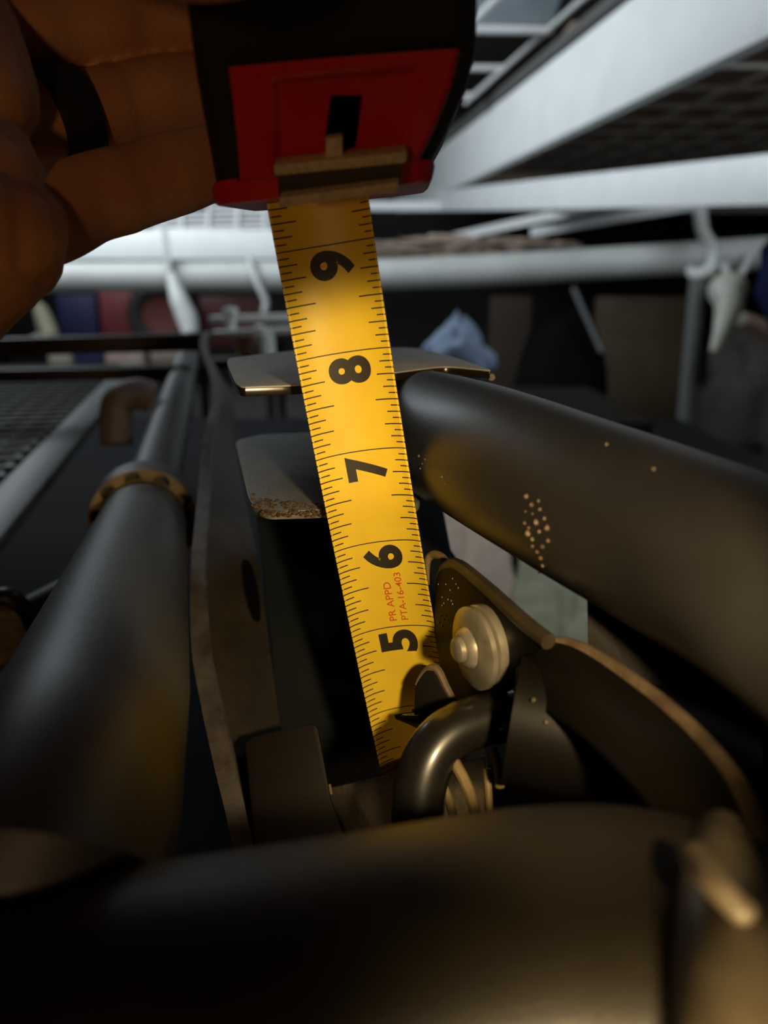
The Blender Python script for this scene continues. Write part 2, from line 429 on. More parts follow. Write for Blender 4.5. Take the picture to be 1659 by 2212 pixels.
# index, middle, ring, little: base in the palm at the left, tips behind the case
finger([(-60, -120, 182, 10), (60, -105, 186, 9.6), (180, -90, 190, 9.0), (205, -88, 191, 8.7), (330, -80, 195, 8.6), (450, -75, 198, 8.0), (560, -75, 198, 7.2)])
finger([(-60, 85, 181, 10.4), (60, 72, 184, 9.8), (160, 66, 188, 9.3), (262, 58, 191, 9.2), (285, 58, 192, 8.8), (370, 55, 195, 8.8), (480, 50, 198, 8.2), (590, 45, 200, 7.2)])
finger([(-40, 285, 178, 10.2), (90, 262, 183, 9.2), (170, 246, 187, 9.0), (250, 227, 190, 9.2), (273, 222, 191, 8.8), (360, 205, 194, 9.0), (450, 190, 197, 8.2), (560, 175, 199, 7.0)])
finger([(10, 490, 172, 11.0), (110, 468, 176, 10.4), (190, 432, 180, 9.8), (262, 412, 183, 9.9), (282, 406, 184, 9.5), (380, 375, 188, 9.6), (470, 350, 191, 8.6), (560, 330, 194, 7.2)])
# thumb over the top of the case
finger([(-150, -260, 170, 12.5), (60, -260, 140, 11.0), (280, -190, 116, 9.6), (420, -160, 106, 9.0), (560, -175, 102, 7.8)])
# palm and heel of the hand, cupped towards the camera, running into the wrist
for pts in ([(-330, -170, 190, 14), (-160, -30, 178, 13), (-70, 100, 172, 12), (-25, 210, 168, 10.5)],
            [(-420, 60, 192, 18), (-240, 180, 182, 17), (-110, 300, 172, 15), (-40, 390, 166, 13)],
            [(-460, 330, 190, 20), (-270, 400, 178, 19), (-130, 455, 168, 17), (-45, 490, 163, 14.5), (30, 500, 165, 11.0)],
            [(-470, 640, 188, 20), (-300, 640, 176, 19), (-160, 620, 168, 17.5), (-70, 580, 166, 15), (20, 545, 170, 11.5)],
            [(-330, -170, 190, 14), (-420, 60, 192, 18), (-460, 330, 190, 21), (-560, 700, 195, 24), (-800, 1000, 205, 26), (-1150, 1350, 220, 29)]):
    sweep([px(a, b, d) for a, b, d, r in pts], [r*0.001 for a, b, d, r in pts], seg=20, sub=5, mb=hm, dome=True)
hand = thing('person', 'bare left hand with black ring gripping the tape case', 'person', px(-100, 500, 175))
vox('hand', hm, M_skin, hand, 0.0008, 3)
ra, rb = px(108, 261, 184.0), px(192, 242, 188.3)
rd = (rb-ra).normalized(); rl = (rb-ra).length
ringm = lathe(ra, rd, [(0, 0.0084), (0.0004, 0.0106), (rl*0.5, 0.0110), (rl-0.0004, 0.0106), (rl, 0.0084), (rl*0.5, 0.0082)], 40)
ringm.f = [f for f in ringm.f if len(f) == 4]; n_ = 40
ringm.f += [(5*n_+k, 5*n_+(k+1) % n_, (k+1) % n_, k) for k in range(n_)]
single('finger_ring', ringm, M_ring, 'wide black silicone ring on the third finger', 'ring')

# ================================================================== MACHINE FRAME (near)
HN = ZUP
def hp(u, v, h): return onp(u, v, CAMP-ZUP*h*0.001, ZUP)     # point on a level plane h mm below the lens
# left tube with notched collar, level, receding
lt_dir = ray(451, 598)
def on_axis(v, h):                # axis at h mm below lens, seen at image row v (axis pixel line)
    u = 400-0.265*(v-790)
    return hp(u, v, h)
tubeT = thing('frame_tube', 'grey painted frame tube with a notched collar running away at left', 'tube', on_axis(1100, 112))
a0 = on_axis(1128, 112)
def along(t): return a0+lt_dir*t*0.001
R1 = 0.0195
obj('lower_tube', sweep([along(2), px(212, 1500, 168), px(110, 1800, 120), px(80, 1890, 113), px(62, 1960, 113), px(50, 2060, 118), px(40, 2200, 126)], R1, 48, 1), M_greytube, tubeT)
obj('upper_tube', sweep([along(10), along(300), along(700), along(1150)], 0.0152, 32, 1), M_greytube, tubeT)
# collar: body of revolution with scalloped holes in the near face
cu_ = MB()
axc = lt_dir
lathe(a0, axc, [(0.014, 0.0185), (0.014, 0.0248), (0.004, 0.0250), (0.004, 0.0256), (0.020, 0.0256), (0.036, 0.0165), (0.036, 0.015)], 48, cu_)
obj('collar', cu_, M_greytube, tubeT)
# near ring of the collar with a ring of round holes: radial sectors
cr = MB(); NSEC = 10; sub_ = 18
uu = axc.orthogonal().normalized(); vv = axc.cross(uu)
inner, outer, hole = [], [], []
for i in range(NSEC):
    for j in range(sub_):
        a = 2*PI*(i+j/sub_)/NSEC
        hr = 0.0041
        da = (j/sub_-0.5)*2*PI/NSEC*0.0218
        dip = 0.0038*math.sqrt(max(0, 1-(da/hr)**2)) if abs(da) < hr else 0
        r_in = 0.0205+dip
        d = uu*math.cos(a)+vv*math.sin(a)
        inner.append((d, r_in))
n = len(inner)
rws = [[a0+axc*0.004+d*r for d, r in inner], [a0+axc*0.0005+d*r for d, r in inner], [a0+axc*0.0+d*(max(r, 0.0252)) for d, r in inner],
       [a0+axc*0.001+d*0.0256 for d, r in inner], [a0+axc*0.004+d*0.0256 for d, r in inner]]
mbx = MB(); loftgrid(rws, mbx, closed=True); mbx.f = [f for f in mbx.f if len(f) == 4]
finish(obj('notched_rim', mbx, M_collar, tubeT, angle=30), 'round-notched rim, gold lamplight in its tan colour')
obj('collar_seat', lathe(a0, axc, [(0.0005, 0.0190), (0.003, 0.0207), (0.006, 0.0207), (0.006, 0.018)], 40), M_collar, tubeT)
# flat bracket plate on edge, beside the tube
PE = [((452, 716), (440, 716), 800), ((447, 745), (432, 745), 690), ((468, 800), (450, 800), 560), ((478, 850), (459, 850), 480), ((470, 900), (450, 900), 432),
      ((458, 960), (438, 955), 390), ((455, 1050), (430, 1050), 340), ((447, 1150), (420, 1150), 302), ((443, 1250), (413, 1250), 276), ((453, 1400), (416, 1400), 252),
      ((478, 1520), (436, 1520), 238), ((510, 1660), (466, 1660), 226), ((538, 1780), (495, 1780), 216), ((570, 1930), (525, 1930), 205)]
LOWX = [456, 452, 486, 508, 506, 512, 530, 550, 566, 586, 602, 622, 640, 660]
rows = []
for (r_, l_, d), lx in zip(PE, LOWX):
    tr, tl = px(*r_, d), px(*l_, d)
    br = px(lx, r_[1]+26, d*1.06); bl = br+(tl-tr)
    rows.append([tl, tr, br, bl])
rr_ = list(zip(*rows)); rr_ = [catmull(list(c), 5) for c in rr_]
rows = [list(c) for c in zip(*rr_)]
pl_t = thing('bracket_plate', 'long brown flat bracket plate standing on edge beside the grey tube', 'plate', rows[30][2])
obj('plate_body', loftgrid(rows, closed=True), M_plate, pl_t, bevel=0.0)
er = []
for r in rows:
    upv = (r[0]-r[3]).normalized()*0.0003; er.append([r[0]+upv-(r[1]-r[0])*0.02, r[1]+upv+(r[1]-r[0])*0.02, r[1]-upv*2+(r[1]-r[0])*0.02, r[0]-upv*2-(r[1]-r[0])*0.02])
finish(obj('plate_edge', loftgrid(er, closed=True), M_plateedge, pl_t), 'bare greyish top edge')
def faceq(f, v):      # point on the plate's right face: f row fraction, v 0 top .. 1 bottom
    i = f*(len(rows)-1); j = min(int(i), len(rows)-2); t = i-j
    a = rows[j][1].lerp(rows[j+1][1], t); b = rows[j][2].lerp(rows[j+1][2], t)
    nrm = (rows[j][1]-rows[j][0]).normalized()
    return a.lerp(b, v)+nrm*0.0012, nrm
sp_ = [faceq(0.612+0.042*math.sin(2*PI*k/18), 0.76+0.11*math.cos(2*PI*k/18)+0.9*0.042*math.sin(2*PI*k/18))[0] for k in range(18)]
obj('slot', slab(sp_, faceq(0.6, 0.7)[1]*-0.002), M_slot, pl_t, smooth=False)

# upper and lower steel tabs (level plates behind the blade)
def level_plate(name, outline, h, thick, m, parent, rad, bevel):
    pts = [hp(a, b, h) for a, b in roundp(outline, rad)]
    return obj(name, slab(pts, Vector((0, 0, -thick))), m, parent, bevel=bevel)
ut = thing('mounting_tab', 'flat pale steel tab with rounded corners and dark shiny edge behind the blade', 'tab', hp(640, 800, 30))
level_plate('tab_top', [(486, 774), (640, 756), (900, 750), (985, 772), (1062, 800), (960, 790), (860, 803), (650, 831), (512, 836)], 27, 0.0004, M_tab2, ut, [16, 40, 30, 30, 6, 30, 60, 40, 18], 0.0003)
finish(level_plate('tab_edge', [(487, 776), (640, 758), (900, 752), (985, 774), (1062, 803), (960, 792), (860, 806), (650, 834), (512, 839)], 27.45, 0.0022, M_tabedge, ut, [16, 40, 30, 30, 6, 30, 60, 40, 18], 0.0006), 'dark glossy rolled edge')
sweep_pts = [hp(862, 812, 30), hp(960, 797, 30), hp(1020, 800, 30.3), px(1062, 815, 236)]
finish(obj('strap_lip', sweep(sweep_pts, 0.0011, 10, 5), M_tan, ut), 'tan lip of the strap over the tube')
lt = thing('mounting_tab', 'flat grey steel tab with rusty chipped front edge below the other tab', 'tab', hp(640, 1020, 63))
level_plate('tab_top', [(508, 951), (560, 938), (890, 925), (910, 1088), (700, 1100), (575, 1104), (538, 1085)], 60, 0.0026, M_tab, lt, [10, 20, 20, 20, 60, 30, 18], 0.0004)
chips = MB()
for i in range(260):
    t = random.random(); a = 545+t*165; b = 1099+6*math.sin(t*3)-random.random()**3*24*(1.2-t*0.6)
    if t < 0.12: b -= 6
    c = hp(a, b, 59.9); s_ = 0.00018+random.random()*0.00042
    bl_ = blob(c+Vector((0, 0, -0.0001-random.random()*0.0015 if b > 1097 else 0)), s_*1.5, s_*1.3, s_*0.8, 0.5, 2.5, 1, i)
    chips.add(bl_.v, bl_.f)
o_ = finish(obj('rust_flakes', chips, M_rust, lt, smooth=False), 'crumbling orange-brown rust', kind='stuff')

# big right tube, bent, coming towards the camera
gp = [(893, 905, 285), (925, 930, 240), (1050, 985, 200), (1250, 1078, 170), (1450, 1170, 150), (1650, 1268, 134), (1860, 1420, 121), (2050, 1650, 111)]
bt = thing('bent_frame_tube', 'thick dark bent frame tube passing behind the bolted bracket at right', 'tube', px(1250, 1240, 206))
big = obj('tube', sweep([px(*p) for p in gp], 0.0183, 56, 8), M_satin, bt)
def tube_hit(u, v, gp=gp, R=0.0183):
    """front surface point of the big tube at a pixel"""
    P = catmull([px(*p) for p in gp], 30); r = ray(u, v)
    t = 0.08
    for _ in range(200):
        q = CAMP+r*t
        dmin = min((q-p).length for p in P)-R
        if dmin < 0.00005: break
        t += max(dmin*0.8, 0.00003)
        if t > 0.5: return None
    return CAMP+r*t
sp_mb = MB()
spots = [(1137, 1072, 5), (1148, 1090, 6), (1135, 1105, 4), (1163, 1082, 3), (1133, 1130, 5), (1158, 1128, 6), (1182, 1140, 6), (1140, 1152, 7), (1150, 1165, 7), (1165, 1148, 4),
         (1172, 1180, 7), (1160, 1192, 5), (1184, 1168, 4), (1168, 1205, 5), (1172, 1222, 5), (1150, 1180, 5), (1142, 1140, 4), (1176, 1120, 4), (1310, 960, 4), (1412, 1013, 5), (1150, 1110, 3), (1166, 1100, 4),
         (905, 985, 4), (912, 1002, 4), (908, 1012, 3), (955, 1030, 3), (962, 1045, 3), (918, 992, 3), (970, 1068, 2), (1165, 1236, 4)]
for i, (a, b, r_) in enumerate(spots):
    q = tube_hit(a, b)
    if q is None: continue
    s_ = r_*0.000092*(0.7+0.6*random.random())
    b_ = blob(q, s_, s_, s_, 0.2, 2, 1, i); sp_mb.add(b_.v, b_.f)
finish(obj('weld_spatter', sp_mb, M_tan, bt), 'tiny shiny beads of weld spatter', kind='stuff')

# bolted bracket with zinc bolt in front of the blade's right edge
bn = (c2w(Vector((-0.92, 0.13, -0.36))*1000)-c2w((0, 0, 0))).normalized()
bp0 = px(945, 1340, 207)
def bpl(u, v, off=0.0): return onp(u, v, bp0+bn*off*0.001, bn)
br = thing('bolted_bracket', 'small dark bracket with rounded corner and zinc bolt beside the numeral 5', 'bracket', bpl(1030, 1500))
outl = roundp([(936, 1300), (946, 1228), (985, 1222), (1175, 1385), (1112, 1440), (1092, 1498), (990, 1525), (947, 1440)], [20, 26, 20, 10, 12, 25, 20, 40])
obj('bracket_face', slab([bpl(a, b) for a, b in outl], -bn*0.0024), M_bracket, br, bevel=0.0004)
tp = [bpl(938, 1290), bpl(942, 1245), bpl(958, 1222), bpl(985, 1222), bpl(1050, 1275), bpl(1120, 1340), bpl(1178, 1388)]
finish(obj('bracket_rim', sweep([p-bn*0.0008 for p in tp], [0.0005, 0.0007, 0.0011, 0.0016, 0.0017, 0.0018, 0.0018], 10, 5), M_rim, br), 'brown rim with the lit edge in its colour')  # lighter brown stands in for light on the bracket's edge
tp = [px(928, 1262, 214), px(923, 1215, 213), px(936, 1198, 212), px(955, 1205, 209), px(968, 1222, 206)]
finish(obj('curled_tab', sweep(tp, [0.0007, 0.0010, 0.0012, 0.0012, 0.0011], 10, 5), M_brass, br), 'curled brassy tab at the corner')
specks = MB()
for i, (a, b) in enumerate([(978, 1250), (963, 1262), (985, 1262), (972, 1275), (955, 1290), (968, 1295), (959, 1303), (975, 1298), (955, 1308), (978, 1305), (952, 1330), (958, 1338), (948, 1345), (963, 1330), (955, 1352), (968, 1340), (947, 1262), (990, 1270)]):
    b_ = blob(bpl(a, b, 0.05), 0.00022, 0.00022, 0.0003, 0.3, 2, 1, i); specks.add(b_.v, b_.f)
finish(obj('paint_specks', specks, M_zinc, br, smooth=False), 'pale specks', kind='stuff')
bc = bpl(1054, 1390)
obj('rear_washer', lathe(bc, bn, [(-0.001, 0.0090), (0.0002, 0.0096), (0.0020, 0.0096), (0.0024, 0.0090), (0.0024, 0.001)], 40), M_zinc, br)
obj('front_washer', lathe(bc+Vector((0, 0, -0.0004)), bn, [(0.0028, 0.0088), (0.0030, 0.0099), (0.0042, 0.0099), (0.0047, 0.0091), (0.0052, 0.004)], 40), M_zinc, br)
obj('bolt_head', lathe(bc, bn, [(0.0055, 0.0050), (0.0064, 0.0046), (0.0071, 0.0038), (0.0073, 0.0034)], 28), M_zinc, br)
obj('bolt_tip', lathe(bc, bn, [(0.0070, 0.0030), (0.0084, 0.0029), (0.0089, 0.0022), (0.0090, 0.0005)], 24), M_zinc, br)
# small upright fin next to the bracket
fp0 = px(930, 1490, 200)
fn = (c2w(Vector((-0.45, -0.05, -0.9))*1000)-c2w((0, 0, 0))).normalized()
outf = roundp([(893, 1560), (896, 1478), (925, 1442), (945, 1446), (990, 1535), (960, 1575)], [5, 25, 22, 14, 5, 5])
fi = thing('steel_fin', 'small black pointed fin overlapping the blade above the glossy bent pipe', 'fin', onp(930, 1560, fp0, fn))
obj('fin_face', slab([onp(a, b, fp0, fn) for a, b in outf], -fn*0.0016), M_gloss, fi, bevel=0.0003)
finish(obj('fin_edge', sweep([onp(a, b, fp0, fn)-fn*0.0006 for a, b in ((896, 1480), (910, 1455), (928, 1443), (945, 1449), (965, 1490), (990, 1534))], [0.0003, 0.0005, 0.0009, 0.0011, 0.0010, 0.0009], 8, 5), M_tan, fi), 'tan edge')  # tan strip along the fin's upper edge
obj('fin_point', sweep([onp(a, b, fp0, fn)-fn*0.001 for a, b in ((905, 1553), (885, 1552), (866, 1550))], [0.0016, 0.0013, 0.0007], 10, 3), M_gloss, fi)
# glossy bent pipe
pp = [(930, 1990, 172), (908, 1850, 172), (903, 1740, 173), (922, 1650, 174.5), (968, 1588, 177), (1040, 1556, 180), (1112, 1546, 182)]
bpipe = thing('bent_pipe', 'glossy black bent pipe arching in front of the blade\'s lower end', 'pipe', px(905, 1850, 178))
obj('pipe', sweep([px(*p) for p in pp], 0.0060, 32, 7), M_gloss, bpipe)
ew = px(1090, 1574, 175.5)
finish(obj('weld_bead', blob(ew, 0.0014, 0.0014, 0.0014, 0.4, 2, 2, 5), M_gloss, bpipe), 'round weld bead')
for i, (pts, r_, m_) in enumerate((([(978, 1640, 173), (1005, 1690, 172), (1024, 1745, 171), (1036, 1810, 169)], 0.0013, M_brass),
                               ([(952, 1690, 176), (970, 1730, 175), (984, 1790, 174), (990, 1830, 174)], 0.0011, M_brass),
                               ([(1064, 1615, 174), (1076, 1660, 173), (1080, 1700, 173)], 0.0011, M_brass),
                               ([(1052, 1660, 176), (1056, 1730, 175), (1060, 1800, 174)], 0.0009, M_brass))):
    single('steel_strap', sweep([px(*p) for p in pts], r_, 10, 5), m_,
           ['brightest narrow strap hanging under the glossy bent pipe', 'leftmost dull strap hanging under the glossy bent pipe', 'short yellow-lit strap just under the pipe weld', 'thin dim strap right of the brightest strap'][i], 'strap', 'straps under the bent pipe')
# sleeve and saddle at right
slv = thing('pipe_sleeve', 'dark fat sleeve welded to the end of the glossy bent pipe', 'sleeve', px(1250, 1740, 155))
obj('sleeve', sweep([px(1112, 1545, 172), px(1260, 1580, 169), px(1420, 1640, 166), px(1560, 1720, 163)], [0.0146, 0.0148, 0.0148, 0.0148], 40, 5), mat('sleeve_dark', (0.0055, 0.0045, 0.0035), 0.5, spec=0.18), slv)
obj('sleeve_end_rim', sweep([px(1106, 1543, 172.2), px(1120, 1546, 171.9)], 0.0152, 40, 1), MATS['sleeve_dark'], slv)
for i, (a, b, d) in enumerate(((1152, 1512, 157.5), (1180, 1560, 156))):
    obj('weld_bead', blob(px(a, b, d), 0.0005, 0.0005, 0.0005, 0.3, 2, 2, i), M_tan, slv)
ed = [(1130, 1408, 172), (1180, 1386, 168), (1255, 1400, 162), (1360, 1466, 150), (1480, 1562, 135), (1580, 1675, 120), (1640, 1800, 108), (1690, 1960, 98)]
lo = [(1118, 1500, 173), (1150, 1520, 164), (1215, 1560, 153), (1300, 1630, 140), (1400, 1740, 125), (1480, 1850, 112), (1540, 1960, 102), (1580, 2080, 94)]
rows = []
for e, l in zip(ed, lo):
    a, b = px(*e), px(*l); mid = px((e[0]+l[0])/2-4, (e[1]+l[1])/2, (e[2]+l[2])/2-1.2)
    rows.append(catmull([a, mid, b], 5))
rows = [list(c) for c in zip(*[catmull(list(c), 4) for c in zip(*rows)])]
sad = thing('curved_saddle', 'curved dark saddle plate with a rim coloured as if lit sweeping down at right', 'plate', px(1500, 1900, 118))
obj('saddle_sheet', loftgrid(rows), MATS['sleeve_dark'], sad, solid=0.0018)
finish(obj('lit_rim', sweep([px(*e) for e in ed], [0.0006, 0.0010, 0.0014, 0.0016, 0.0016, 0.0016, 0.0016, 0.0016], 10, 5), M_tan, sad), 'tan rim with the lit edge in its colour')  # lighter bead painted in as the lamplit saddle edge
# stub clamp under the big tube
cl = thing('tube_clamp', 'dull brown clamp lug hanging under the thick bent tube', 'clamp', px(1330, 1400, 172))
obj('lug', slab([px(a, b, 172) for a, b in roundp([(1268, 1262), (1300, 1290), (1362, 1300), (1800, 1400), (1800, 2050), (1560, 1760), (1400, 1560), (1270, 1400)], 14)], (px(1300, 1300, 186)-px(1300, 1300, 172))), mat('lug_brown', (0.014, 0.0105, 0.007), 0.6, col2=(0.009, 0.007, 0.005), scale=40, spec=0.2), cl, bevel=0.0008)
for i, (a, b, d) in enumerate(((1275, 1262, 170), (1352, 1290, 169))):
    obj('lug_tip', blob(px(a, b, d), 0.0011, 0.0011, 0.003, 0.3, 2, 2, i), M_brass, cl)
# near cross bar, very close to the lens
jp = [(-500, 2330, 98), (-100, 2290, 99), (300, 2240, 101), (800, 2158, 104), (1180, 2100, 104), (1420, 2120, 101), (1700, 2240, 97), (2100, 2480, 94)]
nb = thing('cross_bar', 'thick dark cross bar filling the bottom, closest to the lens', 'bar', px(829, 2500, 103))
obj('bar', sweep([px(*p) for p in jp], 0.0210, 56, 8), mat('warm_bar', (0.012, 0.009, 0.0052), 0.44, col2=(0.017, 0.0125, 0.007), scale=60, bump=0.2, bscale=1500), nb)  # base colour warmed so the light on the bar looks gold
rb_ = thing('rail_stub', 'out-of-focus tube stub coloured tan as if lit in the bottom right corner', 'tube', px(1600, 2500, 80))
obj('stub_tube', sweep([px(1560, 1800, 103), px(1562, 1950, 88), px(1585, 2200, 79), px(1620, 2600, 72)], [0.0030, 0.0050, 0.0060, 0.0066], 28, 6, dome=True), mat('lit_tan', (0.17, 0.135, 0.085), 0.42, col2=(0.08, 0.06, 0.036), scale=90), rb_)  # lighter tan colour makes the stub look lit
obj('stub_weld', sweep([px(1500, 1850, 88), px(1540, 1900, 82), px(1600, 1960, 80)], 0.0016, 16, 5, dome=True), MATS['lit_tan'], rb_)

# dark inner structure behind the blade
dk = thing('inner_panel', 'dark blue-black flat inner panel behind the lower half of the blade', 'plate', px(720, 1700, 300))
pn = (c2w((0, 0, 0))-c2w((60, 150, 1000))).normalized()
obj('panel_sheet', slab([onp(a, b, px(720, 1400, 300), pn) for a, b in ((552, 1112), (900, 1078), (1010, 1240), (1060, 1700), (900, 1760), (600, 1760), (585, 1400))], -pn*0.012), M_dark, dk, bevel=0.001)  # plain dark inner panel standing behind the blade
wd_ = thing('inner_post', 'dark post leaning right of the blade below the thick tube', 'post', px(960, 1330, 270))
obj('post', beam(px(905, 1000, 330), px(975, 1420, 262), 0.011, 0.012), M_dark, wd_, bevel=0.0008)
ib = thing('channel_block', 'dark brown square block standing beside the lower end of the bracket plate', 'block', px(640, 1880, 215))
obj('block_face', slab([px(a, b, d) for a, b, d in ((528, 1605, 214), (546, 1590, 214), (676, 1562, 212), (688, 1570, 212), (716, 1730, 208), (770, 1870, 203), (560, 1920, 205))], px(640, 1750, 240)-px(640, 1750, 212)), mat('block_brown', (0.011, 0.008, 0.006), 0.55, col2=(0.008, 0.006, 0.005), scale=60, spec=0.12), ib, bevel=0.0008)
finish(obj('corner_glint', sweep([px(712, 1694, 209), px(716, 1716, 208)], 0.0004, 8, 1), M_tan, ib), 'thin corner strip coloured as a glint')  # pale strip painted in as the corner's glint
lb = thing('lower_bar', 'brown bar under the blade\'s bottom end between block and bent pipe', 'bar', px(780, 1790, 219))
obj('bar', slab([px(a, b, 219) for a, b in ((690, 1705), (830, 1676), (1050, 1630), (1050, 1880), (900, 1880), (690, 1830))], px(780, 1750, 236)-px(780, 1750, 219)), M_plate, lb, bevel=0.001)

bdark = thing('dark_backing', 'added black sheet that darkens the view below the frame tubes', 'backing', CAMP+Vector((0.0, 0.75, -0.47)))
obj('backing_sheet', bx(-1.5, 1.0, 0.05, 2.6, CAMZ-0.47, CAMZ-0.46), mat('backing_black', (0.006, 0.006, 0.007), 0.8, spec=0.1), bdark)  # added black sheet; supplies the darkness under the tubes

# fitting at the left edge
ft = thing('pipe_fitting', 'brassy hexagonal fitting at the left edge beside the grey tube', 'fitting', px(30, 1480, 330))
fax = (px(150, 1330, 345)-px(0, 1410, 325)).normalized()
f0 = px(-40, 1385, 330)
hx = MB(); lathe(f0-fax*0.004, fax, [(0, 0.0140), (0.001, 0.0162), (0.018, 0.0162), (0.019, 0.0138)], 6, hx)
obj('hex_nut', hx, M_brass, ft, bevel=0.0005)
obj('stem', sweep([f0+fax*0.010, f0+fax*0.042], 0.0090, 24, 1), M_plate, ft)
obj('lower_lug', boxm(px(5, 1480, 330), fax*0.010, fax.cross(ZUP).normalized()*0.007, ZUP*0.007), M_brass, ft, bevel=0.001)
obj('lever', sweep([px(-30, 1300, 330), px(20, 1290, 330), px(60, 1320, 335), px(110, 1318, 345), px(190, 1285, 360)], [0.0038, 0.0044, 0.0038, 0.003, 0.0028], 14, 5), M_black, ft)

# ================================================================== MESH TRAY AT LEFT
hz = 165
tray = thing('mesh_tray', 'black wire mesh tray with a flat grey side bar at far left', 'tray', hp(0, 900, hz))
def rdir(): 
    d = Vector((lt_dir.x, lt_dir.y, 0)).normalized(); return d
td = rdir(); tx = Vector((td.y, -td.x, 0))
e0 = hp(120, 1010, hz)
bar_len0, bar_len1 = -0.45, 0.85
obj('side_bar', beam(e0+td*bar_len0-tx*0.012, e0+td*bar_len1-tx*0.012, 0.034, 0.010), M_greytube, tray, bevel=0.001)
for i in range(16):
    x_ = -0.04-i*0.028
    obj('wire', beam(e0+td*-0.2+tx*x_+ZUP*0.002, e0+td*0.85+tx*x_+ZUP*0.002, 0.006, 0.004), M_greytube, tray, smooth=False)
for i in range(30):
    y_ = -0.15+i*0.034
    obj('wire', beam(e0+td*y_-tx*0.03+ZUP*0.005, e0+td*y_-tx*0.48+ZUP*0.005, 0.006, 0.004), M_greytube, tray, smooth=False)
single('cross_rail', beam(px(-120, 752, 900), px(445, 738, 900), 0.02, 0.020), mat('rail_brown', (0.022, 0.016, 0.010), 0.5), 'dark brown cross rail over the far end of the mesh tray, upper one', 'rail', bevel=0.002)
single('cross_rail', beam(px(-120, 812, 860), px(410, 803, 860), 0.02, 0.014), MATS['rail_brown'], 'dark brown cross rail at the far end of the mesh tray, lower one', 'rail', bevel=0.002)

# ================================================================== FAR GARAGE
Q = K/1.8
def sc(r): return [x*Q for x in r] if isinstance(r, (list, tuple)) else r*Q
def sweepF(P, R, *a, **k): return sweep(P, sc(R), *a, **k)
def beamF(a, b, w_, h_, **k): return beam(a, b, w_*Q, h_*Q, **k)
def blobF(c, x, y, z, *a): return blob(c, x*Q, y*Q, z*Q, *a)
def latheF(c, ax, prof, *a): return lathe(c, ax, [(p*Q, r*Q) for p, r in prof], *a)

bdir = c2w((-126, -317, 1000))-c2w((0, 0, 0))
b0 = c2w(Vector((271, -523, 900))*K)
rack = thing('overhead_rack', 'white overhead storage rack with deep white fascia beams at upper right', 'rack', b0)
finish(obj('fascia_beam', beamF(b0-bdir*0.36*K, b0+bdir*1.55*K, 0.030, 0.106*1.8), M_white, rack, bevel=0.003), 'broad white beam running away')
obj('beam_lip', beamF(b0-bdir*0.36*K+Vector((-0.012, 0, 0.062*K)), b0+bdir*1.3*K+Vector((-0.012, 0, 0.062*K)), 0.05, 0.018), mat('lip_grey', (0.10, 0.095, 0.09), 0.6), rack)
finish(obj('cross_beam', beamF(B(1800, 380, 700), B(860, 440, 2350), 0.03, 0.086), M_white, rack, bevel=0.003), 'white beam crossing low at right')
zb = b0.z+0.13
obj('deck_board', bx(0.62, 4.4, 2.9, 6.6, zb+0.04, zb+0.06), M_board, rack)
for i in range(14):
    x_ = 0.9+i*0.25
    obj('deck_wire', sweep([Vector((x_, 1.5, zb)), Vector((x_-0.5, 6.1, zb))], 0.010, 8, 1), M_wiredull, rack)
for i in range(13):
    y_ = 1.8+i*0.33
    obj('deck_wire', sweep([Vector((0.85, y_, zb-0.018)), Vector((4.3, y_, zb-0.018))], 0.010, 8, 1), M_wiredull, rack)
# white wire shelf end left of the fascia
ws = thing('wire_shelf', 'white wire shelf corner just right of the tape case', 'shelf', B(1100, 100, 1150))
def rod(a, b, r): return sweepF([a, b], r, 10, 1)
for (a, b, r_) in (((940, 62, 1150), (1192, 66, 1150), 0.011), ((940, 146, 1300), (1095, 147, 1300), 0.009), ((1005, 222, 1400), (1270, -12, 1050), 0.0075), ((1020, 50, 1100), (1110, -40, 1000), 0.010), ((930, 205, 1450), (1030, 205, 1450), 0.007)):
    obj('shelf_wire', rod(B(*a), B(*b), r_), M_wire, ws)
obj('shelf_bin', slab([B(1000, -60, 1250), B(1230, -60, 1250), B(1195, 52, 1250), B(1000, 60, 1250)], ray(1100, 0)*0.2), mat('bin_grey', (0.22, 0.26, 0.29), 0.5, col2=(0.14, 0.17, 0.19), scale=4), ws, bevel=0.01)
# long white pipe and thin rails
single('white_pipe', sweepF([B(-250, 603, 1340), B(300, 597, 1320), B(850, 592, 1290), B(1500, 557, 1220), B(1900, 528, 1180)], 0.0445, 32, 6), M_white2, 'long white pipe running level right across behind the blade', 'pipe')
single('plywood_sheet', slab([B(940, 270, 2480), B(1900, 240, 2480), B(1900, 450, 2480), B(940, 455, 2480)], Vector((0, 0.04, 0))), mat('plywood', (0.13, 0.088, 0.066), 0.8, col2=(0.10, 0.068, 0.05), scale=3), 'brown plywood sheet standing behind the white cross beam', 'board')
single('white_rail', beamF(B(-200, 530, 1500), B(640, 528, 1500), 0.03, 0.055*1.8), M_white, 'white shelf board seen under the hand, left of the blade', 'rail', bevel=0.004)
finish(obj('lower_rail', beamF(B(450, 444, 2050), B(1750, 448, 1700), 0.02, 0.022*1.8), M_white, rack, bevel=0.003), 'thin white rail below the beams')
single('white_rail', beamF(B(985, 512, 1500), B(1330, 436, 1200), 0.02, 0.026), M_wire, 'slanting thin white rail above the pipe, left one', 'rail', group='slanting rails')
single('white_rail', beamF(B(1150, 502, 1500), B(1560, 432, 1200), 0.02, 0.028), M_wire, 'slanting thin white rail above the pipe, right one', 'rail', group='slanting rails')
gr = thing('wire_basket', 'white wire basket standing on the shelf board between hand and tape case', 'basket', B(480, 505, 1500))
for i in range(4): obj('grid_wire', rod(B(330, 462+i*11, 1500), B(620, 455+i*11, 1500), 0.006), M_wire, gr)
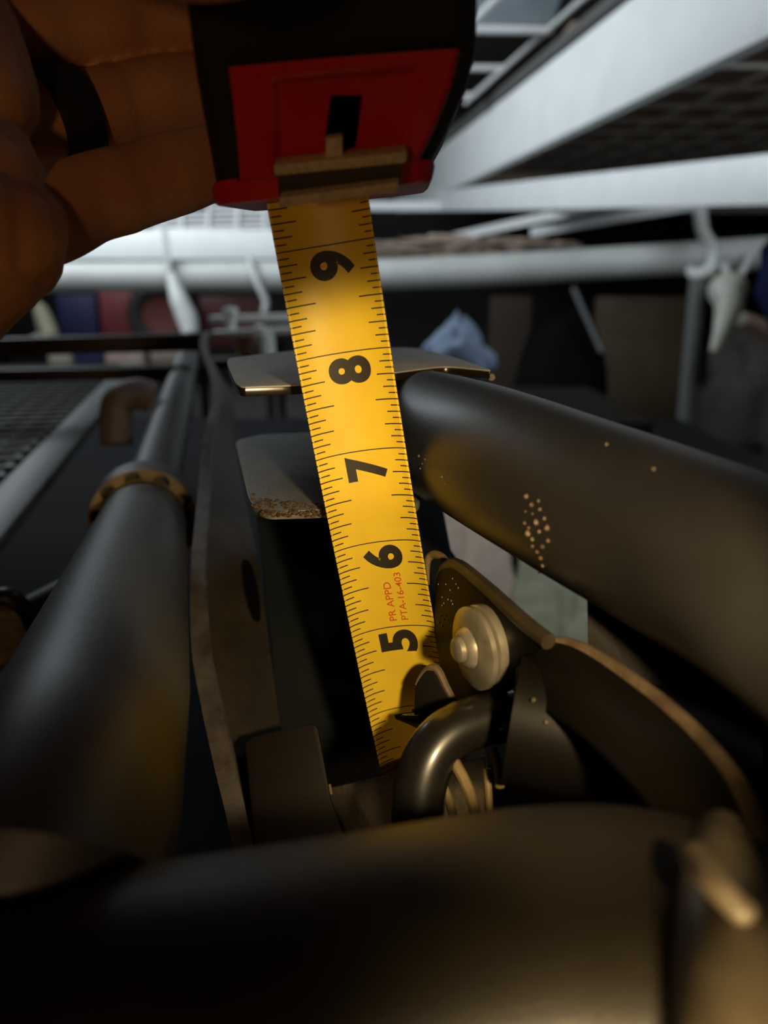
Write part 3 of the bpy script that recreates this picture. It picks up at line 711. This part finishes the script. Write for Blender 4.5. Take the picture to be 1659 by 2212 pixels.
for x_ in (395, 452, 515, 575): obj('grid_wire', rod(B(x_, 445, 1495), B(x_-3, 508, 1495), 0.008), M_wire, gr)
single('beige_bundle', blobF(B(1010, 540, 1350), 0.30, 0.05, 0.034, 0.7, 7, 5, 3), mat('beige_cloth', (0.26, 0.19, 0.145), 0.9, col2=(0.40, 0.32, 0.26), scale=20), 'crumpled beige bundle lying above the white pipe', 'bundle')
# hooks on the pipe
hkL = thing('strap_hook', 'white strap and hook hanging over the pipe left of the blade', 'hook', B(410, 720, 1180))
obj('strap', beamF(B(352, 470, 1283), B(372, 640, 1283), 0.05, 0.012, roll=PI/2), M_white2, hkL, bevel=0.003)
obj('hook_arm', sweepF([B(372, 600, 1200), B(388, 650, 1190), B(405, 690, 1190), B(412, 722, 1185)], [0.016, 0.026, 0.030, 0.022], 14, 5, dome=True), M_white2, hkL)
hkR = thing('pipe_hook', 'white curved hook wrapped around the pipe at right', 'hook', B(1500, 590, 1120))
obj('hook_bend', sweepF([B(1512, 455, 1130), B(1518, 500, 1110), B(1540, 540, 1090), B(1535, 580, 1085), B(1505, 594, 1095), B(1492, 585, 1110)], [0.018, 0.017, 0.017, 0.017, 0.016, 0.013], 14, 6, dome=True), M_white2, hkR)
hk2 = thing('pipe_hook', 'small grey hook right of the curved white hook', 'hook', B(1580, 600, 1150))
obj('hook_bend', sweepF([B(1622, 540, 1165), B(1605, 585, 1152), B(1585, 600, 1140), B(1570, 590, 1140), B(1565, 575, 1140)], 0.009, 12, 5, dome=True), M_wire, hk2)
hk3 = thing('pipe_hook', 'small white hook over the pipe just left of the blade', 'hook', B(560, 660, 1250))
obj('hook_bend', sweepF([B(540, 560, 1280), B(556, 610, 1272), B(574, 650, 1276), B(572, 672, 1280)], 0.010, 12, 5, dome=True), M_white2, hk3)
single('upright_pole', sweepF([B(1509, 594, 1098), Vector((B(1512, 1100, 1098).x, B(1512, 700, 1098).y, 0.0))], 0.022, 16, 1), mat('pole_grey', (0.075, 0.075, 0.072), 0.5), 'grey vertical pole standing below the curved white hook', 'pole')
single('thin_stick', sweepF([B(1238, 622, 1250), B(1300, 760, 1250)], 0.008, 10, 1), mat('stick_grey', (0.09, 0.09, 0.09), 0.5), 'thin grey stick leaning in front of the dark bag', 'stick')
# clutter under the pipe
ZS = B(160, 748, 1750).z        # shelf under the boxes
ZC = B(160, 800, 1500).z        # lower shelf
def pxbox(name, u0, u1, v0, v1, d, m, label, cat, deep=0.12, bevel=0.008, group=None, zbot=None):
    q = [B(u0, v0, d), B(u1, v0, d), B(u1, v1, d), B(u0, v1, d)]
    if zbot is not None: q[2].z = q[3].z = zbot; q[2].y = q[3].y = q[0].y; q[2].x = q[1].x; q[3].x = q[0].x
    return single(name, slab(q, Vector((0, deep, 0))), m, label, cat, group, bevel=bevel)
pxbox('storage_box', 120, 204, 636, 745, 1750, mat('navy', (0.012, 0.015, 0.062), 0.6), 'navy blue box between the white bottle and the red box', 'box', zbot=ZS)
pxbox('storage_box', 211, 286, 630, 745, 1750, mat('dullred', (0.17, 0.024, 0.026), 0.6), 'red box on the far shelf left of the tyre', 'box', zbot=ZS)
ty = thing('tyre', 'black upright tyre right of the red box', 'tyre', B(345, 760, 1650))
bm_ = MB(); rws = []
tc_ = B(352, 690, 1680); tc_.z = ZS+0.187
for i in range(40):
    a = 2*PI*i/40; cen = tc_+Vector((math.cos(a), 0.25*math.cos(a), math.sin(a)))*0.146
    rws.append([cen+(Vector((math.cos(a), 0.25*math.cos(a), math.sin(a)))*math.cos(b)+Vector((-0.25, 1, 0))*math.sin(b)*1.2)*0.041 for b in [2*PI*j/12 for j in range(12)]])
rws.append(rws[0]); loftgrid(rws, bm_)
obj('tread', bm_, mat('tyre_rubber', (0.018, 0.017, 0.016), 0.7), ty)
obj('rim', latheF(tc_, Vector((-0.25, 1, 0)), [(-0.01, 0.08), (-0.012, 0.088), (0.012, 0.088), (0.014, 0.03)], 32), mat('rim_red', (0.12, 0.022, 0.018), 0.5), ty)
pxbox('tool_case', 430, 572, 640, 705, 1720, mat('maroon', (0.07, 0.010, 0.010), 0.55), 'maroon tool case behind the small white hook', 'case', 0.15, 0.01, zbot=ZS)
bot = thing('bottle', 'tilted cream bottle with white cap by the heel of the hand', 'bottle', B(105, 745, 1720))
b1_ = B(112, 740, 1720); b1_.z = ZS+0.045; b0_ = B(82, 655, 1720); bax = b1_-b0_
obj('bottle_body', lathe(b0_, bax, [(0, 0.02), (0.03, 0.04), (0.12, 0.052), (bax.length*0.95, 0.052), (bax.length, 0.035)], 20), mat('cream', (0.42, 0.39, 0.28), 0.5), bot)
obj('bottle_cap', lathe(B(86, 725, 1700), Vector((-1, 0, -0.5)), [(0, 0.02), (0.08, 0.02), (0.09, 0.014)], 16), M_white2, bot)
pxbox('carton', 100, 150, 752, 800, 1500, mat('cream_dull', (0.36, 0.35, 0.24), 0.6), 'cream carton below the cross rail at far left', 'carton', 0.06, 0.015, zbot=ZC)
pxbox('carton', 152, 222, 752, 800, 1560, MATS['navy'], 'navy carton between the cream and pink cartons', 'carton', 0.06, 0.01, zbot=ZC)
pxbox('carton', 223, 308, 748, 796, 1500, mat('pinkish', (0.40, 0.27, 0.24), 0.6, col2=(0.5, 0.42, 0.4), scale=8), 'pinkish white carton below the red box', 'carton', 0.06, 0.018, zbot=ZC)
pxbox('carton', 320, 400, 760, 792, 1560, mat('tan_dull', (0.20, 0.15, 0.12), 0.7), 'dull tan carton beside the grey tube', 'carton', 0.06, 0.02, zbot=ZC)
cv = thing('curved_pipe', 'pinkish curved pipe seen beyond the mesh tray', 'pipe', px(250, 925, 700))
obj('pipe', sweepF([px(252, 960, 640), px(250, 890, 640), px(262, 862, 640), px(298, 850, 645), px(328, 858, 650)], 0.009, 14, 5), mat('pink_pipe', (0.17, 0.125, 0.115), 0.6), cv)
# silver clamp hardware by the tube's far end
hw = thing('clamp_hardware', 'silver clamp plates with bolts standing behind the upper tab', 'clamp', B(560, 790, 560))
M_silver = mat('silver', (0.70, 0.72, 0.72), 0.4, metal=0.2)
obj('clamp_plate', beamF(B(455, 690, 560), B(650, 684, 560), 0.03, 0.0075), M_silver, hw, bevel=0.001)
obj('clamp_plate', beamF(B(462, 722, 550), B(660, 710, 550), 0.03, 0.0085), M_silver, hw, bevel=0.001)
obj('bolt', latheF(B(500, 712, 555), ZUP, [(0, 0.007), (0.020, 0.007), (0.021, 0.010), (0.027, 0.009), (0.028, 0.004)], 16), M_silver, hw)
obj('bolt', latheF(B(562, 716, 540), ZUP, [(0, 0.004), (0.002, 0.0065), (0.006, 0.006), (0.008, 0.003)], 16), M_silver, hw)
obj('spacer', latheF(B(572, 772, 550), ZUP, [(0, 0.014), (0.03, 0.014), (0.031, 0.010)], 20), mat('spacer_white', (0.75, 0.77, 0.76), 0.5), hw)
obj('bushing', latheF(B(528, 768, 560), ZUP, [(0, 0.010), (0.024, 0.010), (0.025, 0.006)], 20), mat('bush_tan', (0.5, 0.31, 0.15), 0.6), hw)
obj('base', beamF(B(450, 785, 555), B(690, 775, 555), 0.04, 0.012), M_black, hw, bevel=0.002)
# right-hand clutter
cb = MB()
cbl = blobF(B(985, 770, 800), 0.068, 0.05, 0.075, 0.35, 2.2, 4, 11)
for v in cbl.v:
    h = (v.z-B(985, 770, 800).z)/0.075
    if h > 0: v.x = B(985, 770, 800).x+(v.x-B(985, 770, 800).x)*(1-0.45*h)
single('cloth_bag', cbl, mat('blue_cloth', (0.13, 0.18, 0.28), 0.9, col2=(0.20, 0.25, 0.34), scale=40), 'pale blue crumpled cloth behind the strap, right of the blade', 'cloth')
single('black_bag', blobF(Vector((B(1215, 800, 1350).x, B(1215, 800, 1350).y, 0.50)), 0.155, 0.12, 0.50/Q, 0.12, 1.6, 4, 4), mat('bag_black', (0.003, 0.003, 0.0034), 0.85, spec=0.06), 'big black rounded bag under the white pipe', 'bag')
pxbox('wooden_panel', 1290, 1500, 640, 1285, 1900, mat('panel_brown', (0.075, 0.046, 0.02), 0.7, col2=(0.052, 0.032, 0.014), scale=8), 'brown wooden panel behind the black bag at right', 'panel', 0.04, zbot=0.0)
pxbox('wooden_panel', 1060, 1150, 640, 1265, 1950, mat('panel_dim', (0.035, 0.022, 0.011), 0.8), 'narrow brown panel left of the black bag', 'panel', 0.04, zbot=0.0)
tr = thing('plastic_funnel', 'cream funnel-shaped plastic piece hanging beside the pole', 'funnel', B(1560, 740, 1100))
obj('funnel_body', sweepF([B(1584, 597, 1138), B(1580, 612, 1100), B(1572, 626, 1070), B(1575, 660, 1060), B(1556, 720, 1055), B(1540, 760, 1055)], [0.006, 0.020, 0.048, 0.036, 0.018, 0.008], 20, 5), mat('cream2', (0.30, 0.28, 0.20), 0.5, col2=(0.36, 0.36, 0.33), scale=10), tr)
br2 = thing('copper_fitting', 'brown pipe fitting at the right edge below the navy bag', 'fitting', B(1630, 730, 1150))
obj('elbow', sweepF([B(1600, 690, 1150), B(1640, 705, 1150), B(1720, 740, 1150)], 0.022, 14, 5), mat('copper', (0.20, 0.12, 0.08), 0.5), br2)
obj('collar', latheF(B(1603, 690, 1140), ray(1600, 690)*-1, [(0, 0.016), (0.01, 0.016), (0.012, 0.01)], 16), MATS['cream2'], br2)
single('navy_bag', blobF(B(1735, 600, 960), 0.10, 0.08, 0.12, 0.3, 2, 3, 8), mat('navy2', (0.005, 0.008, 0.035), 0.8, spec=0.1), 'navy blue bag hanging at the right edge by the small hook', 'bag')
single('hanging_coat', blobF(B(1640, 880, 1400), 0.20, 0.15, 0.26, 0.35, 2.4, 4, 21), mat('coat', (0.045, 0.036, 0.03), 0.85, col2=(0.03, 0.024, 0.02), scale=20), 'dark brown cloth hanging at right below the fittings', 'cloth')
# pale rags seen through the gap under the big tube, spread on a low bench
bench_z = CAMZ-0.318
def rag(u0, u1, v0, v1, h, seed, m, label):
    rows = []
    for i in range(33):
        r = []
        for j in range(33):
            a, b = i/32, j/32
            u = u0+(u1-u0)*a; v = v0+(v1-v0)*b
            u += 26*noise.noise(Vector((b*3, seed, 0.3)))*abs(2*a-1)*1.5; v += 26*noise.noise(Vector((a*3, seed+5, 0.7)))*abs(2*b-1)*1.5
            p = hp(u, v, h)
            p.z += 0.010*noise.noise(Vector((a*3.5, b*3.5, seed)))+0.005*noise.noise(Vector((a*9, b*9, seed+2)))
            r.append(p)
        rows.append(r)
    return single('rag', loftgrid(rows), m, label, 'rag', solid=0.002)
rag(905, 1105, 1050, 1420, 307, 1.3, mat('rag_pink', (0.52, 0.39, 0.30), 0.9, col2=(0.44, 0.34, 0.27), scale=30), 'pinkish grey rag seen in the gap above the bracket')
rag(1118, 1330, 1120, 1440, 300, 4.1, mat('rag_green', (0.30, 0.30, 0.19), 0.9, col2=(0.43, 0.42, 0.29), scale=25), 'pale green rag seen in the gap under the thick tube')

# shelves and bench that carry the far clutter
M_shelf = mat('shelf_dark', (0.012, 0.010, 0.008), 0.8, spec=0.05)
def shelfboard(name, x0, x1, y0, y1, top, label, z0=0.0):
    t = thing(name, label, 'shelf', Vector(((x0+x1)/2, (y0+y1)/2, z0)))
    obj('board', bx(x0, x1, y0, y1, top-0.03, top), M_shelf, t, bevel=0.002)
    for x_ in (x0+0.03, x1-0.03):
        for y_ in (y0+0.03, y1-0.03):
            obj('leg', bx(x_-0.02, x_+0.02, y_-0.02, y_+0.02, z0, top-0.03), M_shelf, t)
    return t

far_y = B(160, 748, 1750).y
shelfboard('far_shelf', B(-60, 700, 1750).x, B(600, 700, 1750).x, far_y-0.20, far_y+0.35, ZS, 'dark brown shelf under the navy and red boxes')
yc = B(160, 800, 1500).y
shelfboard('low_shelf', B(-60, 780, 1500).x, B(420, 780, 1500).x, yc-0.10, yc+0.35, ZC, 'dark lower shelf under the small cartons')
shelfboard('low_bench', -0.05, 0.75, 0.45, 1.35, bench_z, 'dark low bench carrying the pale rags', CAMZ-0.46)
zcl = B(985, 770, 800).z-0.078*Q
shelfboard('side_table', 0.02, 0.62, 1.75, 2.33, zcl, 'dark side table under the pale blue cloth', CAMZ-0.46)
